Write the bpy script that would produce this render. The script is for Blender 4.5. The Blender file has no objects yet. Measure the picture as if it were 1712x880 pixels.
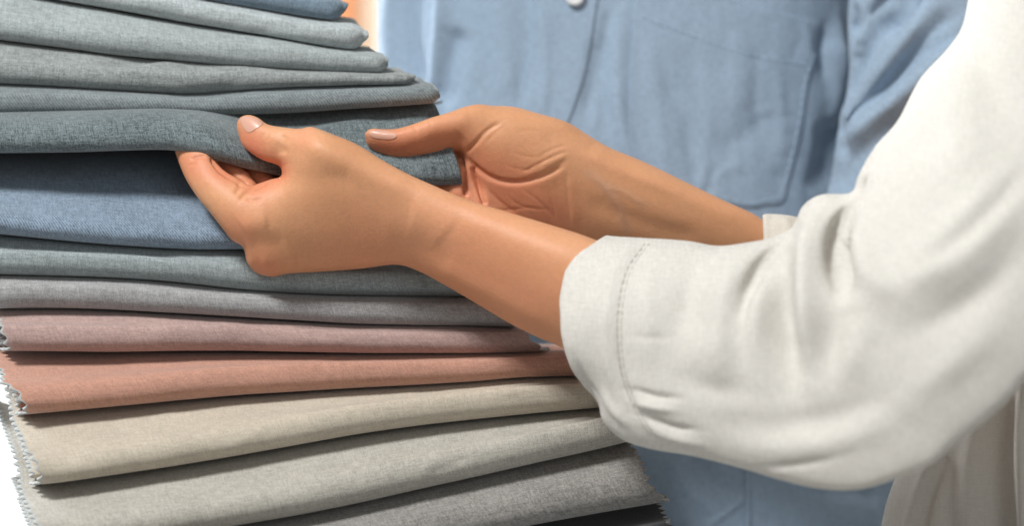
import bpy, math, numpy as np
from mathutils import Vector
from mathutils.bvhtree import BVHTree

rng = np.random.default_rng(7)
sc = bpy.context.scene
U = 0.0003            # metres per unit of length ("px") used for the shapes; depth 0 is the plane of the near hand
DC = 4000.0           # camera distance from that plane, same unit
ZC = 1.15             # height of the optical axis

# ------------------------------------------------------------------ camera, world, lamps
cam_d = bpy.data.cameras.new("camera"); cam = bpy.data.objects.new("camera", cam_d)
sc.collection.objects.link(cam); sc.camera = cam
cam.location = (0, -DC*U, ZC); cam.rotation_euler = (math.radians(90), 0, 0)
cam_d.sensor_width = 36; cam_d.lens = 36*DC/1712; cam_d.clip_start = 0.05; cam_d.clip_end = 60
cam_d.dof.use_dof = True; cam_d.dof.focus_distance = DC*U
cam_d.dof.aperture_fstop = 4.0

w = bpy.data.worlds.new("World"); sc.world = w; w.use_nodes = True
bg = w.node_tree.nodes["Background"]
bg.inputs[0].default_value = (0.78, 0.79, 0.77, 1); bg.inputs[1].default_value = 0.32

def lamp(name, loc, target, size, power, col, size_y=None):
    d = bpy.data.lights.new(name, 'AREA'); d.energy = power; d.size = size; d.color = col
    if size_y: d.shape = 'RECTANGLE'; d.size_y = size_y
    o = bpy.data.objects.new(name, d); sc.collection.objects.link(o)
    o.location = loc
    o.rotation_euler = (Vector(target)-Vector(loc)).to_track_quat('-Z', 'Y').to_euler()
    return o
lamp("key_light", (-1.12, -1.32, 3.0), (0.02, 0.0, 1.12), 0.5, 75, (0.985, 0.995, 0.985))
lamp("window_light", (-1.9, 1.3, 1.75), (0.05, 0.15, 1.15), 1.1, 80, (0.93, 0.97, 1.0))
lamp("front_fill", (0.9, -2.6, 1.9), (0.05, 0, 1.1), 1.6, 9, (0.93, 0.98, 1.0))
lamp("wall_light", (-1.0, 2.4, 2.6), (-0.4, 3.6, 1.0), 1.0, 90, (1, 1, 1))

sc.view_settings.view_transform = 'Standard'; sc.view_settings.look = 'None'
sc.view_settings.exposure = 0.0; sc.view_settings.gamma = 1.0
sc.cycles.use_denoising = True
sc.cycles.max_bounces = 8

# ------------------------------------------------------------------ helpers
def P(v):
    v = np.asarray(v, float); s = (DC+v[..., 2])/DC
    return np.stack([(v[..., 0]-856)*s*U, v[..., 2]*U, (440-v[..., 1])*s*U+ZC], -1)

def link(name, verts, faces, mat, parent=None, uv=None, smooth=True, raw=False, attrs=None):
    me = bpy.data.meshes.new(name)
    vv = np.asarray(verts, float) if raw else P(verts)
    if parent is not None:
        vv = vv - np.array(world_loc(parent))
    me.from_pydata(vv.tolist(), [], [tuple(int(i) for i in f) for f in faces])
    me.update()
    if smooth: me.polygons.foreach_set("use_smooth", [True]*len(me.polygons))
    if uv is not None:
        ul = me.uv_layers.new(name="UVMap")
        li = np.zeros(len(me.loops), int); me.loops.foreach_get("vertex_index", li)
        ul.data.foreach_set("uv", np.asarray(uv, float)[li].ravel())
    if attrs:
        for k, a in attrs.items():
            at = me.attributes.new(k, 'FLOAT', 'POINT'); at.data.foreach_set("value", np.asarray(a, np.float32))
    for m in (mat if isinstance(mat, (list, tuple)) else [mat]): me.materials.append(m)
    o = bpy.data.objects.new(name, me); sc.collection.objects.link(o)
    if parent is not None: o.parent = parent
    return o
LOC = {}
def world_loc(o):
    l = Vector(LOC.get(o.name, (0, 0, 0)))
    return l
def empty(name, loc):
    o = bpy.data.objects.new(name, None); sc.collection.objects.link(o)
    o.location = loc; o.empty_display_size = .05; LOC[o.name] = tuple(loc); return o
def sub(name, verts, faces, mat, parent, root, **kw):
    """child (any level): verts in world, stored relative to the root's location"""
    o = link(name, verts, faces, mat, root, **kw)
    o.parent = parent; LOC[o.name] = LOC.get(root.name, (0, 0, 0)); 
    return o
def tag(o, label=None, cat=None, group=None, kind=None):
    if label: o['label'] = label
    if cat: o['category'] = cat
    if group: o['group'] = group
    if kind: o['kind'] = kind

def spline(pts, closed=False, n=10):
    p = np.asarray(pts, float); N = len(p); out = []
    rngi = range(N) if closed else range(N-1)
    for i in rngi:
        if closed: a, b, c, d = p[i-1], p[i], p[(i+1) % N], p[(i+2) % N]
        else: a, b, c, d = p[max(i-1, 0)], p[i], p[i+1], p[min(i+2, N-1)]
        for k in range(n):
            t = k/n
            out.append(.5*((2*b)+(-a+c)*t+(2*a-5*b+4*c-d)*t*t+(-a+3*b-3*c+d)*t**3))
    if not closed: out.append(p[-1])
    return np.array(out)

def seg_dist(Q, poly, closed=False):
    """distance of 2-D points Q (n,2) to polyline, and arc parameter 0..1 of the nearest point"""
    a = poly; b = np.roll(poly, -1, 0)
    if not closed: a = a[:-1]; b = b[:-1]
    best = np.full(len(Q), 1e18); par = np.zeros(len(Q)); L = np.linalg.norm(b-a, axis=1); c = np.concatenate([[0], np.cumsum(L)])
    for i in range(len(a)):
        ab = b[i]-a[i]; den = ab@ab+1e-12
        t = np.clip(((Q-a[i])@ab)/den, 0, 1)
        d = ((Q-a[i]-t[:, None]*ab)**2).sum(1)
        m = d < best; best[m] = d[m]; par[m] = (c[i]+t[m]*L[i])/c[-1]
    return np.sqrt(best), par
def inside(Q, poly):
    x, y = Q[:, 0], Q[:, 1]; r = np.zeros(len(Q), bool)
    b = np.roll(poly, -1, 0)
    for (x1, y1), (x2, y2) in zip(poly, b):
        if y1 == y2: continue
        c = ((y1 > y) != (y2 > y)) & (x < (x2-x1)*(y-y1)/(y2-y1)+x1)
        r ^= c
    return r
def rbf(pts, vals, X, Y, s=None):
    """smooth interpolation of scattered values (thin plate + linear)"""
    p = np.asarray(pts, float)/100.0; v = np.asarray(vals, float); n = len(p)
    def ph(r2): return 0.5*r2*np.log(r2+1e-9)
    K = ph(((p[:, None]-p[None])**2).sum(-1))+np.eye(n)*(s or 0.02)
    A = np.zeros((n+3, n+3)); A[:n, :n] = K; A[:n, n] = 1; A[:n, n+1:] = p; A[n, :n] = 1; A[n+1:, :n] = p.T
    c = np.linalg.solve(A, np.concatenate([v, [0, 0, 0]]))
    X = X/100.0; Y = Y/100.0; out = c[n]+c[n+1]*X+c[n+2]*Y
    for i in range(n): out = out+c[i]*ph((X-p[i, 0])**2+(Y-p[i, 1])**2)
    return out

def poisson(mask):
    """laplace(h) = -2 inside mask, unit cells"""
    def jac(h, m, it, f):
        for _ in range(it):
            h2 = np.zeros_like(h)
            h2[1:-1, 1:-1] = .25*(h[2:, 1:-1]+h[:-2, 1:-1]+h[1:-1, 2:]+h[1:-1, :-2]+f)
            h2 *= m; h = h2
        return h
    if min(mask.shape) > 44:
        m2 = mask[::2, ::2]; h = poisson(m2)*4
        up = np.repeat(np.repeat(h, 2, 0), 2, 1)[:mask.shape[0], :mask.shape[1]]
        if up.shape != mask.shape: up = np.pad(up, ((0, mask.shape[0]-up.shape[0]), (0, mask.shape[1]-up.shape[1])), mode='edge')
        return jac(up*mask, mask, 160, 2.0)
    return jac(np.zeros(mask.shape), mask, 2500, 2.0)

def blur(a, it):
    for _ in range(it):
        a = np.pad(a, 1, mode='edge')
        a = (a[1:-1, 1:-1]*4+a[2:, 1:-1]+a[:-2, 1:-1]+a[1:-1, 2:]+a[1:-1, :-2])/8
    return a

class Grid:
    def __init__(s, x0, x1, y0, y1, d0, d1, st):
        s.st = st; s.x = np.arange(x0, x1+st, st); s.y = np.arange(y0, y1+st, st); s.d = np.arange(d0, d1+st, st)
        s.F = np.full((len(s.x), len(s.y), len(s.d)), 60.0, np.float32)
    def inflate(s, poly, k, mid, n=8, closed_spline=True, q_it=30):
        """solid whose outline is poly; k, mid = control points [(x,y,value)] for roundness and middle depth"""
        pl = spline(poly, True, n) if closed_spline else np.asarray(poly, float)
        X, Y = np.meshgrid(s.x, s.y, indexing='ij'); Q = np.stack([X.ravel(), Y.ravel()], 1)
        ins = inside(Q, pl); dist, _ = seg_dist(Q, pl, True)
        ins = ins.reshape(X.shape); dist = dist.reshape(X.shape)
        h = poisson(ins.astype(float))*s.st*s.st
        ok = ins & (dist > 1.6*s.st)
        q = np.where(ok, h/np.maximum(dist, 1e-6), 0); wgt = ok.astype(float)
        qq, ww = q.copy(), wgt.copy()
        for _ in range(q_it):
            qq = blur(qq, 1); ww = blur(ww, 1)
            qq = np.where(ok, q, qq); ww = np.where(ok, wgt, ww)
        q = np.where(ok, q, qq/np.maximum(ww, 1e-9)); q = blur(q, 3)
        h0 = h; h = np.where(ins, dist, -dist)*np.maximum(q, 1)
        wb = np.clip((dist-1.2*s.st)/(3.5*s.st), 0, 1)*ins; wb = wb*wb*(3-2*wb); h = h*(1-wb)+h0*wb
        kk = np.asarray(k, float); mm = np.asarray(mid, float)
        kf = np.clip(rbf(kk[:, :2], kk[:, 2], X, Y), .25, 1.3) if len(kk) > 2 else np.full(X.shape, kk[0, 2])
        mf = rbf(mm[:, :2], mm[:, 2], X, Y) if len(mm) > 2 else np.full(X.shape, mm[0, 2])
        kh = kf**2*h
        gx, gy = np.gradient(kh, s.st); g2 = (gx**2+gy**2)
        dy = s.d[None, None, :]-mf[:, :, None]
        F = dy**2-kh[:, :, None]
        D = F/(np.sqrt(4*dy**2+g2[:, :, None])+6.0)
        return D.astype(np.float32), mf, kh
    def cone(s, a, b, ra, rb, flat=1.0):
        """tapered capsule; flat squeezes its depth"""
        a = np.array(a, float); b = np.array(b, float)
        R = max(ra, rb)+30
        lo = np.minimum(a, b)-R; hi = np.maximum(a, b)+R
        i0 = [max(0, int((lo[i]-g[0])/s.st)) for i, g in enumerate((s.x, s.y, s.d))]
        i1 = [min(len(g), int((hi[i]-g[0])/s.st)+2) for i, g in enumerate((s.x, s.y, s.d))]
        sl = tuple(slice(p, q) for p, q in zip(i0, i1))
        X, Y, Z = np.meshgrid(s.x[sl[0]], s.y[sl[1]], s.d[sl[2]], indexing='ij')
        ab = b-a; t = ((X-a[0])*ab[0]+(Y-a[1])*ab[1]+(Z-a[2])*ab[2])/(ab@ab+1e-9); t = np.clip(t, 0, 1)
        d = np.sqrt((X-a[0]-t*ab[0])**2+(Y-a[1]-t*ab[1])**2+((Z-a[2]-t*ab[2])/flat)**2)-(ra+(rb-ra)*t)
        return sl, d.astype(np.float32)
    def add(s, D, k=0.0, sl=None):
        T = s.F if sl is None else s.F[sl]
        if k <= 0: R = np.minimum(T, D)
        else:
            h = np.clip(.5+.5*(T-D)/k, 0, 1); R = T*(1-h)+D*h-k*h*(1-h)
        if sl is None: s.F = R.astype(np.float32)
        else: s.F[sl] = R
    def carve(s, pts, k=10):
        pts = spline(pts, False, 4); C = np.full(s.F.shape, 60.0, np.float32)
        for p, q in zip(pts[:-1], pts[1:]):
            sl, d = s.cone(p[:3], q[:3], p[3], q[3]); C[sl] = np.minimum(C[sl], d)
        d = -C; h = np.clip(.5-.5*(s.F-d)/k, 0, 1); s.F = (s.F*(1-h)+d*h+k*h*(1-h)).astype(np.float32)
    def chain(s, pts, k=8, flat=1.0):
        for p, q in zip(pts[:-1], pts[1:]):
            sl, d = s.cone(p[:3], q[:3], p[3], q[3], flat); s.add(d, k, sl)
    def mesh(s, smooth=3):
        F = s.F; n = F.shape; S = F < 0
        c = S[:-1, :-1, :-1].astype(np.int8)
        acc = sum(S[i:n[0]-1+i, j:n[1]-1+j, k:n[2]-1+k].astype(np.int8) for i in (0, 1) for j in (0, 1) for k in (0, 1))
        act = (acc > 0) & (acc < 8); idx = np.argwhere(act); vid = np.full(act.shape, -1, np.int64); vid[act] = np.arange(len(idx))
        cor = [(i, j, k) for i in (0, 1) for j in (0, 1) for k in (0, 1)]
        val = {c_: F[idx[:, 0]+c_[0], idx[:, 1]+c_[1], idx[:, 2]+c_[2]] for c_ in cor}
        sm = np.zeros((len(idx), 3)); ct = np.zeros(len(idx))
        for a in cor:
            for ax in range(3):
                if a[ax]: continue
                b = list(a); b[ax] = 1; b = tuple(b)
                m = (val[a] < 0) != (val[b] < 0); t = val[a]/(val[a]-val[b]+1e-20)
                p = np.tile(np.array(a, float), (len(idx), 1)); p[:, ax] = t
                sm[m] += p[m]; ct[m] += 1
        V = idx+sm/ct[:, None]
        faces = []
        for ax in range(3):
            o1, o2 = [(1, 2), (2, 0), (0, 1)][ax]
            A = np.moveaxis(S, ax, 0); diff = A[1:] != A[:-1]; diff = np.moveaxis(diff, 0, ax)
            e = np.argwhere(diff)
            e = e[(e[:, o1] > 0) & (e[:, o2] > 0) & (e[:, o1] < n[o1]-1) & (e[:, o2] < n[o2]-1)]
            def g(d1, d2):
                q = e.copy(); q[:, o1] += d1; q[:, o2] += d2; return vid[q[:, 0], q[:, 1], q[:, 2]]
            f = np.stack([g(-1, -1), g(0, -1), g(0, 0), g(-1, 0)], 1)
            neg = S[e[:, 0], e[:, 1], e[:, 2]]
            f[~neg] = f[~neg][:, ::-1]; faces.append(f)
        f = np.concatenate(faces); f = f[(f >= 0).all(1)]
        f = f[:, ::-1]        # picture space is left-handed (y down)
        V = np.stack([s.x[0]+V[:, 0]*s.st, s.y[0]+V[:, 1]*s.st, s.d[0]+V[:, 2]*s.st], 1)
        V = relax(V, f, smooth)
        return V, f

def relax(V, f, it, lam=.5, mu=-.52):
    e = np.concatenate([f[:, [0, 1]], f[:, [1, 2]], f[:, [2, 3]], f[:, [3, 0]]])
    n = len(V)
    def avg(V):
        c = np.bincount(e[:, 0], minlength=n)+np.bincount(e[:, 1], minlength=n)
        o = np.stack([np.bincount(e[:, 0], V[e[:, 1], i], n)+np.bincount(e[:, 1], V[e[:, 0], i], n) for i in range(3)], 1)
        return o/np.maximum(c, 1)[:, None]
    for _ in range(it):
        V = V+lam*(avg(V)-V); V = V+mu*(avg(V)-V)
    return V

def normals(V, f):
    a = V[f[:, 2]]-V[f[:, 0]]; b = V[f[:, 3]]-V[f[:, 1]]; N = np.cross(a, b)
    o = np.zeros_like(V)
    for k in range(4):
        for i in range(3): o[:, i] += np.bincount(f[:, k], N[:, i], len(V))
    o /= np.linalg.norm(o, axis=1)[:, None]+1e-12
    return o
def outward(V, f):
    """normals in picture space pointing out of the solid"""
    N = -normals(V, f)
    return N

def sculpt(V, f, feats, facing=0.1, dmax=None):
    """feats: (polyline, width, amplitude[, taper]); amplitude > 0 raises a ridge, < 0 cuts a furrow.
       amplitude may be given per polyline end: (a0, a1)"""
    N = outward(V, f)
    out = V.copy(); disp = np.zeros(len(V))
    face = np.clip((-N[:, 2]-facing)/.25, 0, 1)
    if dmax is not None: face = face*(V[:, 2] < dmax)
    for ft in feats:
        pl, wd, am = ft[0], ft[1], ft[2]; tp = ft[3] if len(ft) > 3 else .2
        p = spline(pl, False, 6) if len(pl) > 2 else np.asarray(pl, float)
        lo, hi = p.min(0)-wd*3, p.max(0)+wd*3
        m = (V[:, 0] > lo[0]) & (V[:, 0] < hi[0]) & (V[:, 1] > lo[1]) & (V[:, 1] < hi[1]) & (face > 0)
        ii = np.nonzero(m)[0]
        if not len(ii): continue
        r, t = seg_dist(V[ii, :2], p)
        tw = np.clip(np.minimum(t, 1-t)/max(tp, 1e-3), 0, 1); tw = tw*tw*(3-2*tw)
        if tp > 0: tw = .12+.88*tw
        a = am if np.isscalar(am) else am[0]+(am[1]-am[0])*t
        disp[ii] += a*np.exp(-(r/wd)**2)*tw*face[ii]
    return out+N*disp[:, None]

def noise3(V, sc_, seed=0, oct=3):
    """cheap smooth noise out of rotated sines"""
    r = np.random.default_rng(seed); o = np.zeros(len(V)); a = 1.0; tot = 0
    for k in range(oct):
        s_ = np.zeros(len(V))
        for _ in range(6):
            d = r.normal(size=3); d /= np.linalg.norm(d); s_ += np.sin((V@d)/sc_*2*math.pi*(.6+.8*r.random())+r.random()*9)
        o += a*s_/3.0; tot += a; a *= .5; sc_ *= .5
    return o/tot

def patch(bvh, poly, rings=14, segs=90, lift=3.0, edge=0.06, dome=0, n=8, sharp=False):
    """a thin piece lying on a body: poly is its outline, found on the surface below by rays along the depth axis"""
    pl = np.asarray(poly, float) if sharp else spline(poly, True, n)
    L = np.linalg.norm(np.roll(pl, -1, 0)-pl, axis=1); c = np.concatenate([[0], np.cumsum(L)])
    t = np.linspace(0, c[-1], segs, endpoint=False); pc = np.vstack([pl, pl[:1]])
    ring = np.stack([np.interp(t, c, pc[:, 0]), np.interp(t, c, pc[:, 1])], 1)
    ctr = ring.mean(0); V = []; 
    rr = list(1-np.linspace(0, 1, rings)**1.0*(1-0.0))[:-1]
    rr = [1.0, 1.0, 1-edge*.5]+[r for r in (1-np.linspace(edge, 1, rings)) if r > 1e-3]
    hh = [-3.0, lift*.75, lift]+[lift]*(len(rr)-3)
    for r, h in zip(rr, hh):
        for q in ring:
            p = ctr+(q-ctr)*r
            V.append((p[0], p[1], h+dome*(1-r*r) if h > 0 else h))
    V.append((ctr[0], ctr[1], lift+dome)); V = np.array(V)
    out = np.zeros_like(V); last = 0
    for i, (x, y, h) in enumerate(V):
        hit = bvh.ray_cast(Vector((x, y, -3000)), Vector((0, 0, 1)))[0]
        d = hit[2] if hit is not None else last
        last = d; out[i] = (x, y, d-h)
    f = []; nr = len(rr)
    for r in range(nr-1):
        for k in range(segs):
            a = r*segs+k; b = r*segs+(k+1) % segs; f.append((a, b, b+segs, a+segs))
    ci = len(V)-1
    for k in range(segs): f.append(((nr-1)*segs+k, (nr-1)*segs+(k+1) % segs, ci))
    return out, f
def bvh_of(V, f): return BVHTree.FromPolygons([tuple(v) for v in V], [tuple(int(i) for i in q) for q in f])

def tube(path, r, n=8, flat=1.0):
    """closed-ended thin tube along 3-D picture-space points"""
    p = np.asarray(path, float); V = []; f = []
    for i in range(len(p)):
        t = p[min(i+1, len(p)-1)]-p[max(i-1, 0)]; t /= np.linalg.norm(t)+1e-9
        a = np.cross(t, [0, 0, 1.0]); a /= np.linalg.norm(a)+1e-9; b = np.cross(t, a)
        for k in range(n):
            an = 2*math.pi*k/n; V.append(p[i]+r*(a*math.cos(an)+b*math.sin(an)*flat))
    for i in range(len(p)-1):
        for k in range(n):
            q = i*n+k; q2 = i*n+(k+1) % n; f.append((q, q2, q2+n, q+n))
    return np.array(V), f
def dashes(path, r, on=2, off=1):
    V = []; F = []; i = 0
    while i+on < len(path):
        v, f = tube(path[i:i+on+1], r, 6); F += [tuple(q+len(V) for q in g) for g in f]; V += v.tolist(); i += on+off
    return np.array(V), F
def on_surface(bvh, pts, n=14, lift=0.6):
    p = spline(pts, False, n); o = []; last = None
    for x, y in p[:, :2]:
        h = bvh.ray_cast(Vector((x, y, -3000)), Vector((0, 0, 1)))[0]
        if h is None: continue
        o.append((x, y, h[2]-lift))
    return np.array(o)

# ------------------------------------------------------------------ materials
def mat_new(name):
    m = bpy.data.materials.new(name); m.use_nodes = True; nt = m.node_tree
    return m, nt, nt.nodes["Principled BSDF"]
def nd(nt, t, **kw):
    n = nt.nodes.new(t)
    for k, v in kw.items(): setattr(n, k, v)
    return n
def fabric(name, col, contrast=.22, grain=4.2, weave=0.12, bump=.3, sheen=.35, uvscale=1.0, blotch=.06, col2=None, aniso=2.2, twill=0.0, crumple=.0):
    """woven or melange cloth: UV is in units of length along and across the piece"""
    m, nt, bs = mat_new(name); lk = nt.links
    tc = nd(nt, 'ShaderNodeTexCoord')
    def noise(sx, sy, sc_, det=3, rough=.6):
        mp = nd(nt, 'ShaderNodeMapping'); mp.inputs['Scale'].default_value = (sx, sy, 1); lk.new(tc.outputs['UV'], mp.inputs[0])
        n = nd(nt, 'ShaderNodeTexNoise'); n.inputs['Scale'].default_value = sc_; n.inputs['Detail'].default_value = det; n.inputs['Roughness'].default_value = rough
        lk.new(mp.outputs[0], n.inputs['Vector']); return n.outputs[0]
    g = 1.0/grain*uvscale
    warp = noise(1.0, 1.0/aniso/2.2, g, 2, .7)       # threads running across the fold
    weft = noise(1.0/aniso/2.2, 1.0, g, 2, .7)
    fine = noise(1, 1, g*1.6, 1, .5)
    big = noise(1, 1, 0.012*uvscale, 2, .5)
    def mth(op, a, b, c=None):
        n = nd(nt, 'ShaderNodeMath', operation=op)
        for i, v in enumerate((a, b, c)):
            if v is None: continue
            if isinstance(v, (int, float)): n.inputs[i].default_value = v
            else: lk.new(v, n.inputs[i])
        return n.outputs[0]
    s = mth('ADD', mth('MULTIPLY', warp, .32), mth('MULTIPLY', weft, .32)); s = mth('ADD', s, mth('MULTIPLY', fine, .36))
    # regular weave
    def wave(ax, sc_, rot=0):
        mp = nd(nt, 'ShaderNodeMapping'); mp.inputs['Rotation'].default_value = (0, 0, rot); lk.new(tc.outputs['UV'], mp.inputs[0])
        wv = nd(nt, 'ShaderNodeTexWave', bands_direction=ax); wv.inputs['Scale'].default_value = sc_; wv.inputs['Distortion'].default_value = 1.6
        wv.inputs['Detail'].default_value = 1.0; wv.inputs['Detail Scale'].default_value = .4
        lk.new(mp.outputs[0], wv.inputs['Vector']); return wv.outputs[1] if False else wv.outputs['Fac']
    if twill > 0:
        tw = wave('X', .075*uvscale, math.radians(38))
        s = mth('ADD', mth('MULTIPLY', s, 1-twill), mth('MULTIPLY', tw, twill))
    else:
        wv = mth('MULTIPLY', mth('ADD', wave('X', .085*uvscale), wave('Y', .085*uvscale)), .5)
        s = mth('ADD', mth('MULTIPLY', s, 1-weave*.35), mth('MULTIPLY', wv, weave*.35))
    fac = mth('ADD', mth('MULTIPLY', mth('SUBTRACT', s, .5), 4.6), .5)
    fac = mth('ADD', fac, mth('MULTIPLY', mth('SUBTRACT', big, .5), blotch*10))
    cr = nd(nt, 'ShaderNodeMapRange'); lk.new(fac, cr.inputs[0]); cr.clamp = True
    mx = nd(nt, 'ShaderNodeMix', data_type='RGBA'); lk.new(cr.outputs[0], mx.inputs['Factor'])
    c = np.array(col); c2 = np.array(col2) if col2 is not None else c
    mx.inputs['A'].default_value = (*np.clip(c*(1-contrast*1.35), 0, 1), 1); mx.inputs['B'].default_value = (*np.clip(c2*(1+contrast*1.35), 0, 1), 1)
    lk.new(mx.outputs['Result'], bs.inputs['Base Color'])
    bs.inputs['Roughness'].default_value = .95; bs.inputs['Specular IOR Level'].default_value = .12
    bs.inputs['Sheen Weight'].default_value = sheen; bs.inputs['Sheen Roughness'].default_value = .5
    bp = nd(nt, 'ShaderNodeBump'); bp.inputs['Strength'].default_value = bump; bp.inputs['Distance'].default_value = .0006
    lk.new(s, bp.inputs['Height']); lk.new(bp.outputs[0], bs.inputs['Normal'])
    if crumple > 0:
        mp = nd(nt, 'ShaderNodeMapping'); mp.inputs['Scale'].default_value = (1, .6, 1); lk.new(tc.outputs['UV'], mp.inputs[0])
        cn = nd(nt, 'ShaderNodeTexNoise'); cn.inputs['Scale'].default_value = .018; cn.inputs['Detail'].default_value = 5; cn.inputs['Roughness'].default_value = .55; cn.inputs['Distortion'].default_value = .6
        try: cn.noise_type = 'RIDGED_MULTIFRACTAL'
        except Exception: pass
        lk.new(mp.outputs[0], cn.inputs['Vector'])
        b2 = nd(nt, 'ShaderNodeBump'); b2.inputs['Strength'].default_value = crumple; b2.inputs['Distance'].default_value = .003
        lk.new(cn.outputs[0], b2.inputs['Height']); lk.new(bp.outputs[0], b2.inputs['Normal']); lk.new(b2.outputs[0], bs.inputs['Normal'])
    return m
def plain(name, col, rough=.6, **kw):
    m, nt, bs = mat_new(name); bs.inputs['Base Color'].default_value = (*col, 1); bs.inputs['Roughness'].default_value = rough
    n = nd(nt, 'ShaderNodeTexNoise'); n.inputs['Scale'].default_value = kw.get('scale', 40); n.inputs['Detail'].default_value = 4
    mx = nd(nt, 'ShaderNodeMix', data_type='RGBA'); nt.links.new(n.outputs[0], mx.inputs['Factor'])
    v = kw.get('var', .06); c = np.array(col)
    mx.inputs['A'].default_value = (*np.clip(c*(1-v), 0, 1), 1); mx.inputs['B'].default_value = (*np.clip(c*(1+v), 0, 1), 1)
    nt.links.new(mx.outputs['Result'], bs.inputs['Base Color'])
    return m
def skin_mat():
    m, nt, bs = mat_new("skin"); lk = nt.links
    tc = nd(nt, 'ShaderNodeTexCoord')
    at = nd(nt, 'ShaderNodeAttribute', attribute_name='red'); av = nd(nt, 'ShaderNodeAttribute', attribute_name='vein')
    n1 = nd(nt, 'ShaderNodeTexNoise'); n1.inputs['Scale'].default_value = 24; n1.inputs['Detail'].default_value = 5; lk.new(tc.outputs['Object'], n1.inputs['Vector'])
    n2 = nd(nt, 'ShaderNodeTexNoise'); n2.inputs['Scale'].default_value = 420; n2.inputs['Detail'].default_value = 3; lk.new(tc.outputs['Object'], n2.inputs['Vector'])
    a = nd(nt, 'ShaderNodeMix', data_type='RGBA'); lk.new(n1.outputs[0], a.inputs['Factor'])
    a.inputs['A'].default_value = (.57, .265, .125, 1); a.inputs['B'].default_value = (.74, .385, .215, 1)
    b = nd(nt, 'ShaderNodeMix', data_type='RGBA'); lk.new(at.outputs['Fac'], b.inputs['Factor']); lk.new(a.outputs['Result'], b.inputs['A'])
    b.inputs['B'].default_value = (.64, .215, .12, 1)
    c = nd(nt, 'ShaderNodeMix', data_type='RGBA'); lk.new(av.outputs['Fac'], c.inputs['Factor']); lk.new(b.outputs['Result'], c.inputs['A'])
    c.inputs['B'].default_value = (.44, .32, .26, 1)
    d = nd(nt, 'ShaderNodeMix', data_type='RGBA', blend_type='MULTIPLY'); d.inputs['Factor'].default_value = .16
    cr = nd(nt, 'ShaderNodeMapRange'); cr.inputs['From Min'].default_value = .3; cr.inputs['From Max'].default_value = .7; cr.inputs['To Min'].default_value = .72; cr.inputs['To Max'].default_value = 1.12
    lk.new(n2.outputs[0], cr.inputs[0]); lk.new(c.outputs['Result'], d.inputs['A']); lk.new(cr.outputs[0], d.inputs['B'])
    lk.new(d.outputs['Result'], bs.inputs['Base Color'])
    bs.inputs['Roughness'].default_value = .52; bs.inputs['Specular IOR Level'].default_value = .35
    bs.inputs['Subsurface Weight'].default_value = .22; bs.inputs['Subsurface Radius'].default_value = (1, .35, .18); bs.inputs['Subsurface Scale'].default_value = .004
    v = nd(nt, 'ShaderNodeTexVoronoi'); v.inputs['Scale'].default_value = 900; lk.new(tc.outputs['Object'], v.inputs['Vector'])
    bp = nd(nt, 'ShaderNodeBump'); bp.inputs['Strength'].default_value = .2; bp.inputs['Distance'].default_value = .0004
    lk.new(v.outputs['Distance'], bp.inputs['Height'])
    bp2 = nd(nt, 'ShaderNodeBump'); bp2.inputs['Strength'].default_value = .10; bp2.inputs['Distance'].default_value = .002
    n3 = nd(nt, 'ShaderNodeTexNoise'); n3.inputs['Scale'].default_value = 120; n3.inputs['Detail'].default_value = 3; lk.new(tc.outputs['Object'], n3.inputs['Vector'])
    lk.new(n3.outputs[0], bp2.inputs['Height']); lk.new(bp.outputs[0], bp2.inputs['Normal'])
    lk.new(bp2.outputs[0], bs.inputs['Normal'])
    return m
M_skin = skin_mat()
M_nail = plain("nail", (.62, .34, .25), .36, var=.04)
M_linen = fabric("white_linen", (.62, .59, .545), contrast=.08, grain=4, weave=.2, bump=.4, sheen=.1, blotch=.01, crumple=.10)
M_linen_thread = plain("linen_thread", (.52, .49, .44), .8)
M_denim = fabric("blue_chambray", (.285, .37, .472), contrast=.14, grain=3.4, weave=.3, bump=.4, sheen=.25, blotch=.02, crumple=.16)
M_denim_thread = plain("blue_thread", (.38, .50, .62), .8)
M_button = plain("button_plastic", (.75, .76, .76), .3)
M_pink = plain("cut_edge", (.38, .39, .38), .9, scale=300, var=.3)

# ------------------------------------------------------------------ setting
def box(name, x0, x1, y0, y1, z0, z1, mat, parent=None, bev=0.0):
    """box in world metres"""
    v = [(x, y, z) for x in (x0, x1) for y in (y0, y1) for z in (z0, z1)]
    f = [(0, 1, 3, 2), (4, 6, 7, 5), (0, 4, 5, 1), (2, 3, 7, 6), (0, 2, 6, 4), (1, 5, 7, 3)]
    o = link(name, v, f, mat, parent, raw=True, smooth=False)
    if bev:
        b = o.modifiers.new("bevel", 'BEVEL'); b.width = bev; b.segments = 3
    return o
wall = box("wall", -4.5, 4.5, 3.6, 3.7, -.5, 3.4, plain("white_plaster", (.86, .87, .86), .9, scale=3)); tag(wall, kind='structure')
floor = box("floor", -4.5, 4.5, -1.5, 3.6, -.1, 0.0, plain("pale_floor", (.5, .48, .45), .7, scale=6)); tag(floor, kind='structure')
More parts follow.
